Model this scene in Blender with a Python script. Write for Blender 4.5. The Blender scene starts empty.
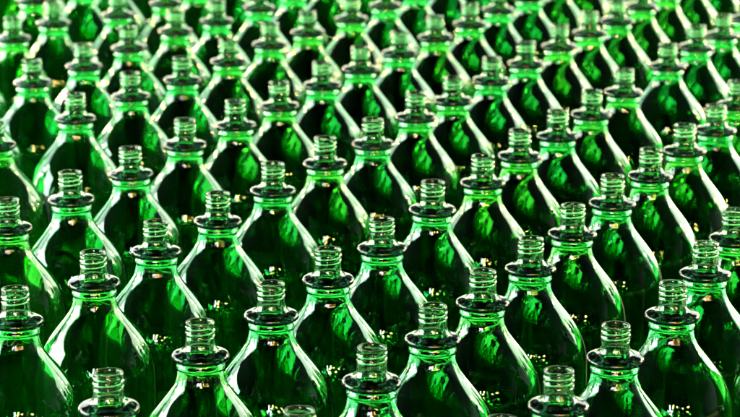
import bpy, bmesh, math, random
from mathutils import Vector, Matrix, noise

random.seed(7)
S = bpy.context.scene
COL = S.collection
U = 0.15                      # one bottle pitch in metres
BOTTLE_H = 2.10 * U
R = math.radians

# ------------------------------------------------------------------ camera
cam_d = bpy.data.cameras.new('camera')
cam = bpy.data.objects.new('camera', cam_d)
COL.objects.link(cam)
cam_d.sensor_width = 36.0
cam_d.lens = 2500 / 740 * 36
cam_d.clip_start = 0.05
cam_d.clip_end = 200
cam.location = (0, 0, BOTTLE_H + 4.9085 * U)
cam.rotation_euler = (R(90 - 14.787), 0, 0)
cam_d.dof.use_dof = True
cam_d.dof.focus_distance = 2.62
cam_d.dof.aperture_fstop = 10.5
S.camera = cam

# ------------------------------------------------------------------ world, lamps, exposure
w = bpy.data.worlds.new('World')
S.world = w
w.use_nodes = True
wn = w.node_tree
bgn = wn.nodes['Background']
wtc = wn.nodes.new('ShaderNodeTexCoord')
wsp = wn.nodes.new('ShaderNodeSeparateXYZ')
wel = wn.nodes.new('ShaderNodeValToRGB')              # brightness by height above the horizon
wel.color_ramp.elements[0].position = 0.0
wel.color_ramp.elements[0].color = (0.02, 0.025, 0.022, 1)
for pos_, c_ in ((0.03, (0.50, 0.56, 0.52)), (0.30, (0.45, 0.50, 0.50)), (0.46, (0.09, 0.11, 0.11))):
    e_ = wel.color_ramp.elements.new(pos_)
    e_.color = (*c_, 1)
wel.color_ramp.elements[-1].color = (0.06, 0.07, 0.075, 1)
waz = wn.nodes.new('ShaderNodeMapRange')              # fill glow on the far side, dimmed behind the camera
waz.inputs['From Min'].default_value = -0.5
waz.inputs['From Max'].default_value = 0.5
waz.inputs['To Min'].default_value = 0.05
waz.inputs['To Max'].default_value = 1.0
wmx = wn.nodes.new('ShaderNodeMath')
wmx.operation = 'MULTIPLY'
wmx.inputs[1].default_value = 0.85
wn.links.new(wtc.outputs['Generated'], wsp.inputs[0])
wn.links.new(wsp.outputs['Z'], wel.inputs[0])
wn.links.new(wsp.outputs['Y'], waz.inputs['Value'])
wab = wn.nodes.new('ShaderNodeMath')                  # fill glow dimmed straight ahead so the ring tops stay dark
wab.operation = 'ABSOLUTE'
wsd = wn.nodes.new('ShaderNodeMapRange')
wsd.inputs['From Min'].default_value = 0.10
wsd.inputs['From Max'].default_value = 0.45
wsd.inputs['To Min'].default_value = 0.12
wsd.inputs['To Max'].default_value = 1.0
wm2 = wn.nodes.new('ShaderNodeMath')
wm2.operation = 'MULTIPLY'
wn.links.new(wsp.outputs['X'], wab.inputs[0])
wn.links.new(wab.outputs[0], wsd.inputs['Value'])
wn.links.new(waz.outputs[0], wm2.inputs[0])
wn.links.new(wsd.outputs[0], wm2.inputs[1])
wn.links.new(wm2.outputs[0], wmx.inputs[0])
wn.links.new(wel.outputs[0], bgn.inputs[0])
wn.links.new(wmx.outputs[0], bgn.inputs[1])


def area(name, loc, target, sx, sy, power, color):
    d = bpy.data.lights.new(name, 'AREA')
    d.shape = 'RECTANGLE'
    d.size, d.size_y = sx, sy
    d.energy = power
    d.color = color
    o = bpy.data.objects.new(name, d)
    COL.objects.link(o)
    o.location = loc
    o.rotation_euler = (Vector(target) - Vector(loc)).to_track_quat('-Z', 'Y').to_euler()
    return o


def glint_point(loc, power, color=(1.0, 0.62, 0.26), r=0.05):
    d = bpy.data.lights.new('glint_lamp', 'POINT')
    d.energy = power
    d.color = color
    d.shadow_soft_size = r
    o = bpy.data.objects.new('glint_lamp', d)
    COL.objects.link(o)
    o.location = loc
    return o


for side, tint in ((-1, (0.92, 1.0, 1.0)), (1, (1.0, 1.0, 0.88))):  # unseen area lamps added for the white streaks down the shoulders
    area('far_panel', (side * 2.95, 8.6, 1.55), (0, 3.0, 1.2), 2.7, 3.3, 105, tint)
    area('near_panel', (side * 5.1, 6.5, 1.6), (0, 3.0, 1.2), 2.8, 3.5, 155 + 25 * side, tint)
area('side_fill', (-6.0, 3.1, 1.75), (0, 3.0, 1.3), 4.2, 3.5, 900, (0.84, 1.0, 0.92))  # added fill lamp that makes the green patch inside each bottle
area('end_fill', (0.0, 11.0, 1.15), (0, 3.0, 0.0), 4.6, 1.7, 95, (1.0, 1.0, 0.74))  # added fill lamp, lights collars and necks from behind
area('warm_strip', (4.6, 7.6, 0.3), (0, 3.0, 0.2), 4.0, 0.45, 110, (1.0, 0.80, 0.42))  # added low warm strips, one per side, gilding the streak ends
area('warm_strip', (-4.6, 7.6, 0.25), (0, 3.0, 0.2), 3.0, 0.3, 70, (1.0, 0.90, 0.5))
# unseen lavender lamps added behind the camera for the pale jagged reflections
rl = random.Random(3)
for k in range(6):
    px = -1.8 + 0.36 * k + rl.uniform(-0.1, 0.1)
    lo = rl.uniform(0.9, 2.1)
    sx, sy = rl.uniform(0.10, 0.36), rl.uniform(0.4, 1.5)
    area('glint_panel', (px, -4.2, lo + sy / 2), (0, 3.0, 0.3), sx, sy, 170 * sx * sy, (0.72, 0.68, 1.0))
for k in range(22):  # warm point lamps added for golden glints
    glint_point((rl.uniform(-1.5, 4.4), -4.0 + rl.uniform(0, 0.6), rl.uniform(0.1, 2.8)), rl.uniform(80, 180), (1.0, rl.uniform(0.36, 0.60), 0.13), r=0.085)
for k in range(16):  # more added points at the sides, putting gold into the streaks
    sd = rl.choice((-1, 1))
    glint_point((sd * rl.uniform(2.0, 5.6), rl.uniform(5.0, 7.0), rl.uniform(0.3, 2.4)), rl.uniform(60, 150), (1.0, rl.uniform(0.45, 0.7), 0.2), r=0.075)

S.view_settings.view_transform = 'Standard'
S.view_settings.look = 'None'
S.view_settings.exposure = 0.1
S.view_settings.gamma = 1.0
S.render.engine = 'CYCLES'
cy = S.cycles
cy.max_bounces = 24
cy.transmission_bounces = 24
cy.glossy_bounces = 12
cy.diffuse_bounces = 2
cy.transparent_max_bounces = 8
cy.caustics_reflective = True
cy.caustics_refractive = True
cy.blur_glossy = 0.0
cy.sample_clamp_indirect = 30.0
cy.sample_clamp_direct = 0.0
cy.use_denoising = True
cy.denoiser = 'OPENIMAGEDENOISE'

# ------------------------------------------------------------------ materials


def principled(name):
    m = bpy.data.materials.new(name)
    m.use_nodes = True
    nt = m.node_tree
    return m, nt, nt.nodes['Principled BSDF']


def glass(name, color, ior=1.5, bump=0.0, scale=30.0, rough=0.0):
    m, nt, p = principled(name)
    p.inputs['Base Color'].default_value = (*color, 1)
    p.inputs['Roughness'].default_value = rough
    p.inputs['IOR'].default_value = ior
    p.inputs['Transmission Weight'].default_value = 1.0
    if bump:
        tc = nt.nodes.new('ShaderNodeTexCoord')
        mp = nt.nodes.new('ShaderNodeMapping')
        mp.inputs['Scale'].default_value = (1, 1, 0.35)
        nz = nt.nodes.new('ShaderNodeTexNoise')
        nz.inputs['Scale'].default_value = scale
        nz.inputs['Detail'].default_value = 2.0
        oi = nt.nodes.new('ShaderNodeObjectInfo')
        ad = nt.nodes.new('ShaderNodeVectorMath')
        ad.operation = 'ADD'
        bp = nt.nodes.new('ShaderNodeBump')
        bp.inputs['Strength'].default_value = 1.0
        bp.inputs['Distance'].default_value = bump
        L = nt.links.new
        cr = nt.nodes.new('ShaderNodeValToRGB')           # batches of glass differ a little in hue
        cr.color_ramp.elements[0].color = (*color, 1)
        cr.color_ramp.elements[1].color = (color[0] * 1.9, color[1] * 1.02, color[2] * 0.62, 1)
        e1 = cr.color_ramp.elements.new(0.5)
        e1.color = (color[0] * 1.15, color[1] * 0.97, color[2] * 0.95, 1)
        L(oi.outputs['Random'], cr.inputs[0])
        L(cr.outputs[0], p.inputs['Base Color'])
        L(tc.outputs['Object'], ad.inputs[0])
        L(oi.outputs['Location'], ad.inputs[1])
        L(ad.outputs[0], mp.inputs[0])
        L(mp.outputs[0], nz.inputs['Vector'])
        L(nz.outputs[0], bp.inputs['Height'])
        L(bp.outputs[0], p.inputs['Normal'])
    return m


M_BODY = glass('green_bottle_glass', (0.12, 0.73, 0.27), bump=0.0002, scale=14)
M_COLLAR = glass('green_collar_glass', (0.07, 0.56, 0.14))
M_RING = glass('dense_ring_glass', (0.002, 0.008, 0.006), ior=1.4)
M_NECK = glass('pale_green_neck_glass', (0.42, 0.79, 0.47), rough=0.08)

gm, nt, p = principled('dark_mottled_boards')
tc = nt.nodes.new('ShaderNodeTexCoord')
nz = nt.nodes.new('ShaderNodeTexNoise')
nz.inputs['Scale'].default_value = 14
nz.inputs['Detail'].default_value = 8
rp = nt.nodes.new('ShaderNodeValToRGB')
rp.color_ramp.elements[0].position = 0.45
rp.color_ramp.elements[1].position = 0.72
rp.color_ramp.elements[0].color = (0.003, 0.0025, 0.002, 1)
rp.color_ramp.elements[1].color = (0.035, 0.026, 0.016, 1)  # paler patches put in to show as bright streaks through the glass
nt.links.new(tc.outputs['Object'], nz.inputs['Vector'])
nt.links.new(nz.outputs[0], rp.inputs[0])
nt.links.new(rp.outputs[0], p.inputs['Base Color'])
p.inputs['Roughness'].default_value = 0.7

fm, nt, p = principled('pale_concrete')
tc = nt.nodes.new('ShaderNodeTexCoord')
nz = nt.nodes.new('ShaderNodeTexNoise')
nz.inputs['Scale'].default_value = 3
nz.inputs['Detail'].default_value = 8
rp = nt.nodes.new('ShaderNodeValToRGB')
rp.color_ramp.elements[0].color = (0.38, 0.37, 0.33, 1)
rp.color_ramp.elements[1].color = (0.62, 0.60, 0.54, 1)
nt.links.new(tc.outputs['Object'], nz.inputs['Vector'])
nt.links.new(nz.outputs[0], rp.inputs[0])
nt.links.new(rp.outputs[0], p.inputs['Base Color'])
p.inputs['Roughness'].default_value = 0.6

# ------------------------------------------------------------------ the surface the bottles stand on


def slab(name, x0, x1, y0, y1, z0, z1, mat, label):
    me = bpy.data.meshes.new(name)
    bm = bmesh.new()
    bmesh.ops.create_cube(bm, size=1.0, matrix=Matrix.Translation(((x0 + x1) / 2, (y0 + y1) / 2, (z0 + z1) / 2)) @ Matrix.Diagonal((x1 - x0, y1 - y0, z1 - z0, 1)))
    bmesh.ops.bevel(bm, geom=bm.edges[:], offset=0.004, segments=2, affect='EDGES')
    bm.to_mesh(me)
    bm.free()
    me.materials.append(mat)
    o = bpy.data.objects.new(name, me)
    COL.objects.link(o)
    o['kind'] = 'structure'
    o['label'] = label
    return o


slab('floor', -20, 20, -12, 24, -0.25, -0.02, fm, 'pale concrete floor around the crowd of bottles')  # unseen floor, made pale to reflect light into the streak ends
slab('ground', -2.6, 2.6, 1.0, 7.4, -0.02, 0.0, gm, 'dark mottled boards under the crowd of bottles')

# ------------------------------------------------------------------ bottle profile (radius, height below the mouth), in pitches
OUT_BODY = [(0.0, -2.045), (0.15, -2.05), (0.28, -2.075), (0.345, -2.095), (0.378, -2.097), (0.408, -2.08), (0.428, -2.04), (0.438, -1.95),
            (0.440, -1.7), (0.440, -1.4), (0.440, -1.15), (0.440, -1.02), (0.437, -0.925), (0.427, -0.845), (0.406, -0.768), (0.373, -0.695),
            (0.328, -0.624), (0.275, -0.555), (0.226, -0.495), (0.190, -0.445), (0.168, -0.405), (0.157, -0.368), (0.1535, -0.335), (0.1535, -0.318)]
COLLAR = [(0.1535, -0.318), (0.156, -0.312), (0.1605, -0.305), (0.1605, -0.294), (0.157, -0.285), (0.1535, -0.275), (0.1525, -0.267), (0.155, -0.262)]
RING = [(0.155, -0.262), (0.167, -0.261), (0.180, -0.257), (0.188, -0.248), (0.1915, -0.236), (0.189, -0.224), (0.181, -0.2145), (0.168, -0.209),
        (0.150, -0.205), (0.132, -0.201), (0.120, -0.195)]
NECK = [(0.120, -0.195), (0.1105, -0.186), (0.104, -0.175), (0.099, -0.162), (0.0955, -0.150), (0.0945, -0.140)]
T0, T1 = -0.140, -0.018
LIP = [(0.0925, -0.014), (0.0935, -0.008), (0.091, -0.0015), (0.085, 0.0), (0.078, -0.002), (0.0735, -0.009), (0.072, -0.02)]
INNER_NECK = [(0.072, -0.02), (0.0718, -0.05), (0.0715, -0.10), (0.072, -0.14), (0.074, -0.17), (0.079, -0.20), (0.087, -0.23), (0.099, -0.26),
              (0.113, -0.29), (0.126, -0.32), (0.136, -0.35), (0.146, -0.38), (0.160, -0.41)]
WALL = 0.009
SEG = 72


def spline(pts, n=3):
    out = []
    for i in range(len(pts) - 1):
        p0 = pts[max(i - 1, 0)]
        p1, p2 = pts[i], pts[i + 1]
        p3 = pts[min(i + 2, len(pts) - 1)]
        for k in range(n):
            t = k / n
            q = []
            for a, b, c, d in zip(p0, p1, p2, p3):
                q.append(0.5 * ((2 * b) + (c - a) * t + (2 * a - 5 * b + 4 * c - d) * t * t + (3 * b - a - 3 * c + d) * t ** 3))
            out.append((max(q[0], 0.0), q[1]))
    out.append(pts[-1])
    return out


def thread_r(z, th):
    """screw thread: one ridge winding up the neck, fading out at both ends"""
    pitch = 0.037
    ph = ((z - T0) / pitch - th / (2 * math.pi)) % 1.0
    x = abs(ph - 0.5) / 0.30
    ridge = (0.5 + 0.5 * math.cos(math.pi * x)) if x < 1 else 0.0
    f = min(1.0, max(0.0, (z - T0 - 0.026) / 0.022)) * min(1.0, max(0.0, (T1 - z) / 0.012))
    return 0.0945 + 0.0052 * ridge * f - 0.002 * (z - T0) / (T1 - T0)


# the whole shell as one profile; every ring of vertices knows the part it belongs to
outer_low = spline(OUT_BODY + COLLAR[1:] + RING[1:] + NECK[1:], 3)
nb = 3 * (len(OUT_BODY) - 1)
nc = nb + 3 * (len(COLLAR) - 1)
nr = nc + 3 * (len(RING) - 1)
nn = nr + 3 * (len(NECK) - 1)
NT = 34
thread_z = [T0 + (T1 - T0) * k / NT for k in range(1, NT + 1)]
lip = spline(LIP, 2)
inner = spline(INNER_NECK, 3)
for k in range(nb, 0, -1):                          # the body wall has an even thickness
    (r0, z0), (r1, z1), (r2, z2) = outer_low[k + 1], outer_low[k], outer_low[k - 1]
    if z1 < -0.435:
        tx, tz = r2 - r0, z2 - z0
        tl = math.hypot(tx, tz)
        inner.append((max(0.002, r1 + tz / tl * WALL), z1 - tx / tl * WALL))
inner.append((0.0, outer_low[0][1] + WALL))
profile = [('p', r, z) for r, z in outer_low] + [('t', 0, z) for z in thread_z] + [('p', r, z) for r, z in lip[:-1]]
i_lip_end = len(profile)
i_bore_end = i_lip_end + 3 * 5
profile += [('i', r, z) for r, z in inner]
last = len(profile) - 1
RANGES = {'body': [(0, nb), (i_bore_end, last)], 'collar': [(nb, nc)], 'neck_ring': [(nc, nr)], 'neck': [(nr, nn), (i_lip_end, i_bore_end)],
          'screw_thread': [(nn, i_lip_end)]}


def vertex(kind, r, z, th, seed):
    if kind == 't':
        r = thread_r(z, th)
    elif kind == 'i' and z < -0.4:                 # moulded glass is never even inside
        v = Vector((math.cos(th) * 1.6, math.sin(th) * 1.6, z * 1.5 + seed))
        r = max(0.0, r * (1.0 + 0.005 * noise.noise(v) + 0.0008 * noise.noise(v * 2.7)))
    elif kind == 'p' and z < -0.40:
        v = Vector((math.cos(th) * 1.1, math.sin(th) * 1.1, z * 1.3 + seed + 40))
        r = r * (1.0 + 0.009 * noise.noise(v))
    return Vector((r * math.cos(th) * U, r * math.sin(th) * U, z * U + BOTTLE_H))


def bottle_meshes(seed):
    bm = bmesh.new()
    rings = []
    for k, (kind, r, z) in enumerate(profile):
        if k in (0, last):
            rings.append([bm.verts.new((0, 0, z * U + BOTTLE_H))])
        else:
            rings.append([bm.verts.new(vertex(kind, r, z, 2 * math.pi * s / SEG, seed)) for s in range(SEG)])
    strips = []
    for a, b in zip(rings[:-1], rings[1:]):
        fs = []
        for s in range(SEG):
            t = (s + 1) % SEG
            q = [a[s % len(a)], a[t % len(a)], b[t % len(b)], b[s % len(b)]]
            q = [v for i, v in enumerate(q) if v not in q[:i]]
            fs.append(bm.faces.new(q))
        strips.append(fs)
    bm.normal_update()
    bm.verts.index_update()
    out = {}
    for part, spans in RANGES.items():
        verts, nrm, faces, idx = [], [], [], {}
        for a, b in spans:
            for k in range(a, b):
                for f in strips[k]:
                    ids = []
                    for v in f.verts:
                        if v.index not in idx:
                            idx[v.index] = len(verts)
                            verts.append(v.co.copy())
                            nrm.append(v.normal.copy())
                        ids.append(idx[v.index])
                    faces.append(ids)
        m = bpy.data.meshes.new(part)
        m.from_pydata([tuple(v) for v in verts], [], faces)
        m.polygons.foreach_set('use_smooth', [True] * len(m.polygons))
        m.normals_split_custom_set_from_vertices([tuple(n) for n in nrm])
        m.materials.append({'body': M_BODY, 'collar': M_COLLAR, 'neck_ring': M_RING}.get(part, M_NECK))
        m.update()
        out[part] = m
    bm.free()
    return out


SHAPES = [bottle_meshes(s * 13.7) for s in range(8)]


def make_bottle(shape):
    root = bpy.data.objects.new('bottle', None)
    COL.objects.link(root)
    root.empty_display_size = 0.05
    made = {}
    for part in ('body', 'collar', 'neck_ring', 'neck', 'screw_thread'):
        o = bpy.data.objects.new(part, shape[part])
        COL.objects.link(o)
        o.parent = made['neck'] if part == 'screw_thread' else root
        made[part] = o
    return root


def copy_tree(o, parent=None):
    c = o.copy()
    COL.objects.link(c)
    if parent:
        c.parent = parent
    for ch in o.children:
        copy_tree(ch, c)
    return c


ROWS = {
    4: [(0.3170, 2.0152, 0), (0.3771, 2.1502, 0), (0.4437, 2.2953, 0), (0.4460, 2.5050, 0)],
    3: [(0.0548, 1.9298, 0), (0.1149, 2.0648, 0), (0.1750, 2.1997, 1), (0.2416, 2.3448, 1), (0.3137, 2.4829, 1), (0.3679, 2.6369, 1), (0.4202, 2.7825, 1), (0.4803, 2.9175, 1), (0.5404, 3.0524, 0)],
    2: [(-0.1231, 1.9644, 0), (-0.0630, 2.0993, 1), (0.0019, 2.2625, 1), (0.0632, 2.3983, 1), (0.1191, 2.5311, 1), (0.1778, 2.6616, 1), (0.2355, 2.8052, 1), (0.2949, 2.9438, 1), (0.3552, 3.0740, 1), (0.4147, 3.2096, 1), (0.4735, 3.3442, 1), (0.5253, 3.4968, 1), (0.5854, 3.6318, 1), (0.6455, 3.7668, 0), (0.7056, 3.9017, 0)],
    1: [(-0.3625, 1.9269, 0), (-0.3024, 2.0618, 0), (-0.2423, 2.1968, 1), (-0.1673, 2.3498, 1), (-0.1025, 2.4829, 1), (-0.0456, 2.6147, 1), (0.0136, 2.7447, 1), (0.0755, 2.9043, 1), (0.1414, 3.0418, 1), (0.1954, 3.1747, 1), (0.2541, 3.3003, 1), (0.3117, 3.4356, 1), (0.3724, 3.5890, 1), (0.4590, 3.7880, 1), (0.5194, 3.9126, 1), (0.5788, 4.0452, 1), (0.6389, 4.1802, 1), (0.6990, 4.3152, 1), (0.7591, 4.4501, 0), (0.8192, 4.5851, 0)],
    0: [(-0.4252, 2.3299, 0), (-0.3651, 2.4649, 1), (-0.2994, 2.6008, 1), (-0.2420, 2.7294, 1), (-0.1799, 2.8658, 1), (-0.1202, 3.0102, 1), (-0.0581, 3.1461, 1), (0.0040, 3.2756, 1), (0.0640, 3.4024, 1), (0.1198, 3.5388, 1), (0.1824, 3.6707, 1), (0.2405, 3.7920, 1), (0.3025, 3.9286, 1), (0.3607, 4.0488, 1), (0.4177, 4.1695, 1), (0.4724, 4.2966, 1), (0.5325, 4.4316, 1), (0.5926, 4.5666, 1), (0.6527, 4.7016, 1), (0.7128, 4.8365, 1), (0.7729, 4.9715, 0), (0.8330, 5.1065, 0), (0.8931, 5.2415, 0), (0.9532, 5.3764, 0)],
    -1: [(-0.4844, 2.6932, 0), (-0.4243, 2.8282, 1), (-0.3659, 2.9589, 1), (-0.3059, 3.1014, 1), (-0.2461, 3.2453, 1), (-0.1861, 3.3699, 1), (-0.1299, 3.4968, 1), (-0.0709, 3.6257, 1), (-0.0148, 3.7620, 1), (0.0467, 3.8805, 1), (0.1058, 4.0135, 1), (0.1676, 4.1385, 1), (0.2225, 4.2661, 1), (0.2820, 4.3908, 1), (0.3421, 4.5257, 1), (0.4021, 4.6607, 1), (0.4622, 4.7957, 1), (0.5223, 4.9307, 0), (0.5824, 5.0656, 0), (0.6425, 5.2006, 0), (0.7026, 5.3356, 0), (0.7627, 5.4706, 0)],
    -2: [(-0.5616, 3.1103, 0), (-0.5015, 3.2453, 1), (-0.4111, 3.4090, 1), (-0.3485, 3.5602, 1), (-0.2816, 3.6783, 1), (-0.2200, 3.8123, 1), (-0.1604, 3.9510, 1), (-0.1031, 4.0716, 1), (-0.0316, 4.1843, 1), (0.0264, 4.3046, 1), (0.0827, 4.4316, 1), (0.1428, 4.5666, 1), (0.2029, 4.7016, 1), (0.2630, 4.8365, 1), (0.3231, 4.9715, 0), (0.3832, 5.1065, 0), (0.4432, 5.2415, 0), (0.5033, 5.3764, 0), (0.5634, 5.5114, 0)],
    -3: [(-0.6245, 3.3932, 0), (-0.5644, 3.5282, 1), (-0.5044, 3.6628, 1), (-0.4410, 3.7803, 1), (-0.3862, 3.9339, 1), (-0.3198, 4.0498, 1), (-0.2590, 4.1686, 1), (-0.1925, 4.2843, 1), (-0.1370, 4.4112, 1), (-0.0769, 4.5462, 1), (-0.0168, 4.6812, 1), (0.0433, 4.8161, 1), (0.1034, 4.9511, 0), (0.1635, 5.0861, 0), (0.2236, 5.2211, 0), (0.2837, 5.3560, 0), (0.3438, 5.4910, 0)],
    -4: [(-0.6352, 3.8830, 1), (-0.5809, 4.0051, 1), (-0.5303, 4.1287, 1), (-0.4319, 4.2189, 1), (-0.3589, 4.3307, 1), (-0.3139, 4.4564, 1), (-0.2588, 4.5780, 1), (-0.1992, 4.7118, 1), (-0.1391, 4.8468, 1), (-0.0790, 4.9818, 0), (-0.0189, 5.1168, 0), (0.0412, 5.2517, 0), (0.1013, 5.3867, 0), (0.1613, 5.5217, 0)],
    -5: [(-0.7410, 4.1250, 0), (-0.6904, 4.2485, 1), (-0.5921, 4.3387, 1), (-0.5190, 4.4505, 1), (-0.4740, 4.5762, 1), (-0.4189, 4.6978, 1), (-0.3593, 4.8316, 1), (-0.2992, 4.9666, 0), (-0.2391, 5.1016, 0), (-0.1791, 5.2366, 0), (-0.1190, 5.3715, 0), (-0.0589, 5.5065, 0)],
    -6: [(-0.7522, 4.4585, 0), (-0.6791, 4.5703, 1), (-0.6341, 4.6960, 1), (-0.5790, 4.8176, 1), (-0.5194, 4.9514, 0), (-0.4594, 5.0864, 0), (-0.3993, 5.2214, 0), (-0.3392, 5.3564, 0), (-0.2791, 5.4913, 0)],
    -7: [(-0.8392, 4.6901, 0), (-0.7942, 4.8158, 0), (-0.7392, 4.9374, 0), (-0.6796, 5.0712, 0), (-0.6195, 5.2062, 0), (-0.5594, 5.3412, 0), (-0.4993, 5.4762, 0)],
}

ORD = ['first', 'second', 'third', 'fourth', 'fifth', 'sixth', 'seventh', 'eighth', 'ninth', 'tenth', 'eleventh', 'twelfth',
       'thirteenth', 'fourteenth', 'fifteenth', 'sixteenth', 'seventeenth', 'eighteenth', 'nineteenth', 'twentieth']
ROW_NAME = {3: 'first', 2: 'second', 1: 'third', 0: 'fourth', -1: 'fifth', -2: 'sixth', -3: 'seventh', -4: 'eighth', -5: 'ninth', -6: 'tenth', -7: 'eleventh'}

protos = []
count = 0
for row in sorted(ROWS, reverse=True):
    seen = 0
    for x, y, in_view in ROWS[row]:
        k = (count * 7 + row) % len(SHAPES)
        if len(protos) < len(SHAPES):
            o = make_bottle(SHAPES[len(protos)])
            protos.append(o)
        else:
            o = copy_tree(protos[k])
        o.rotation_euler = (R(random.gauss(0, 0.6)), R(random.gauss(0, 0.6)), random.uniform(0, 2 * math.pi))
        o.scale = (1, 1, 1 + random.gauss(0, 0.006))
        lean = o.rotation_euler.to_matrix() @ Vector((0, 0, BOTTLE_H))
        o.location = (x - lean.x, y - lean.y, 0.0005)
        o['category'] = 'bottle'
        if in_view:
            o['label'] = '%s open green bottle up the %s diagonal row, rows counted from the bottom right corner' % (ORD[seen], ROW_NAME[row])
            o['group'] = 'open green glass bottles standing in rows'
            seen += 1
        else:
            o['label'] = 'open green glass bottle just past the edge of the photographed rows'
            o['group'] = 'green bottles past the edge of the rows'
        count += 1
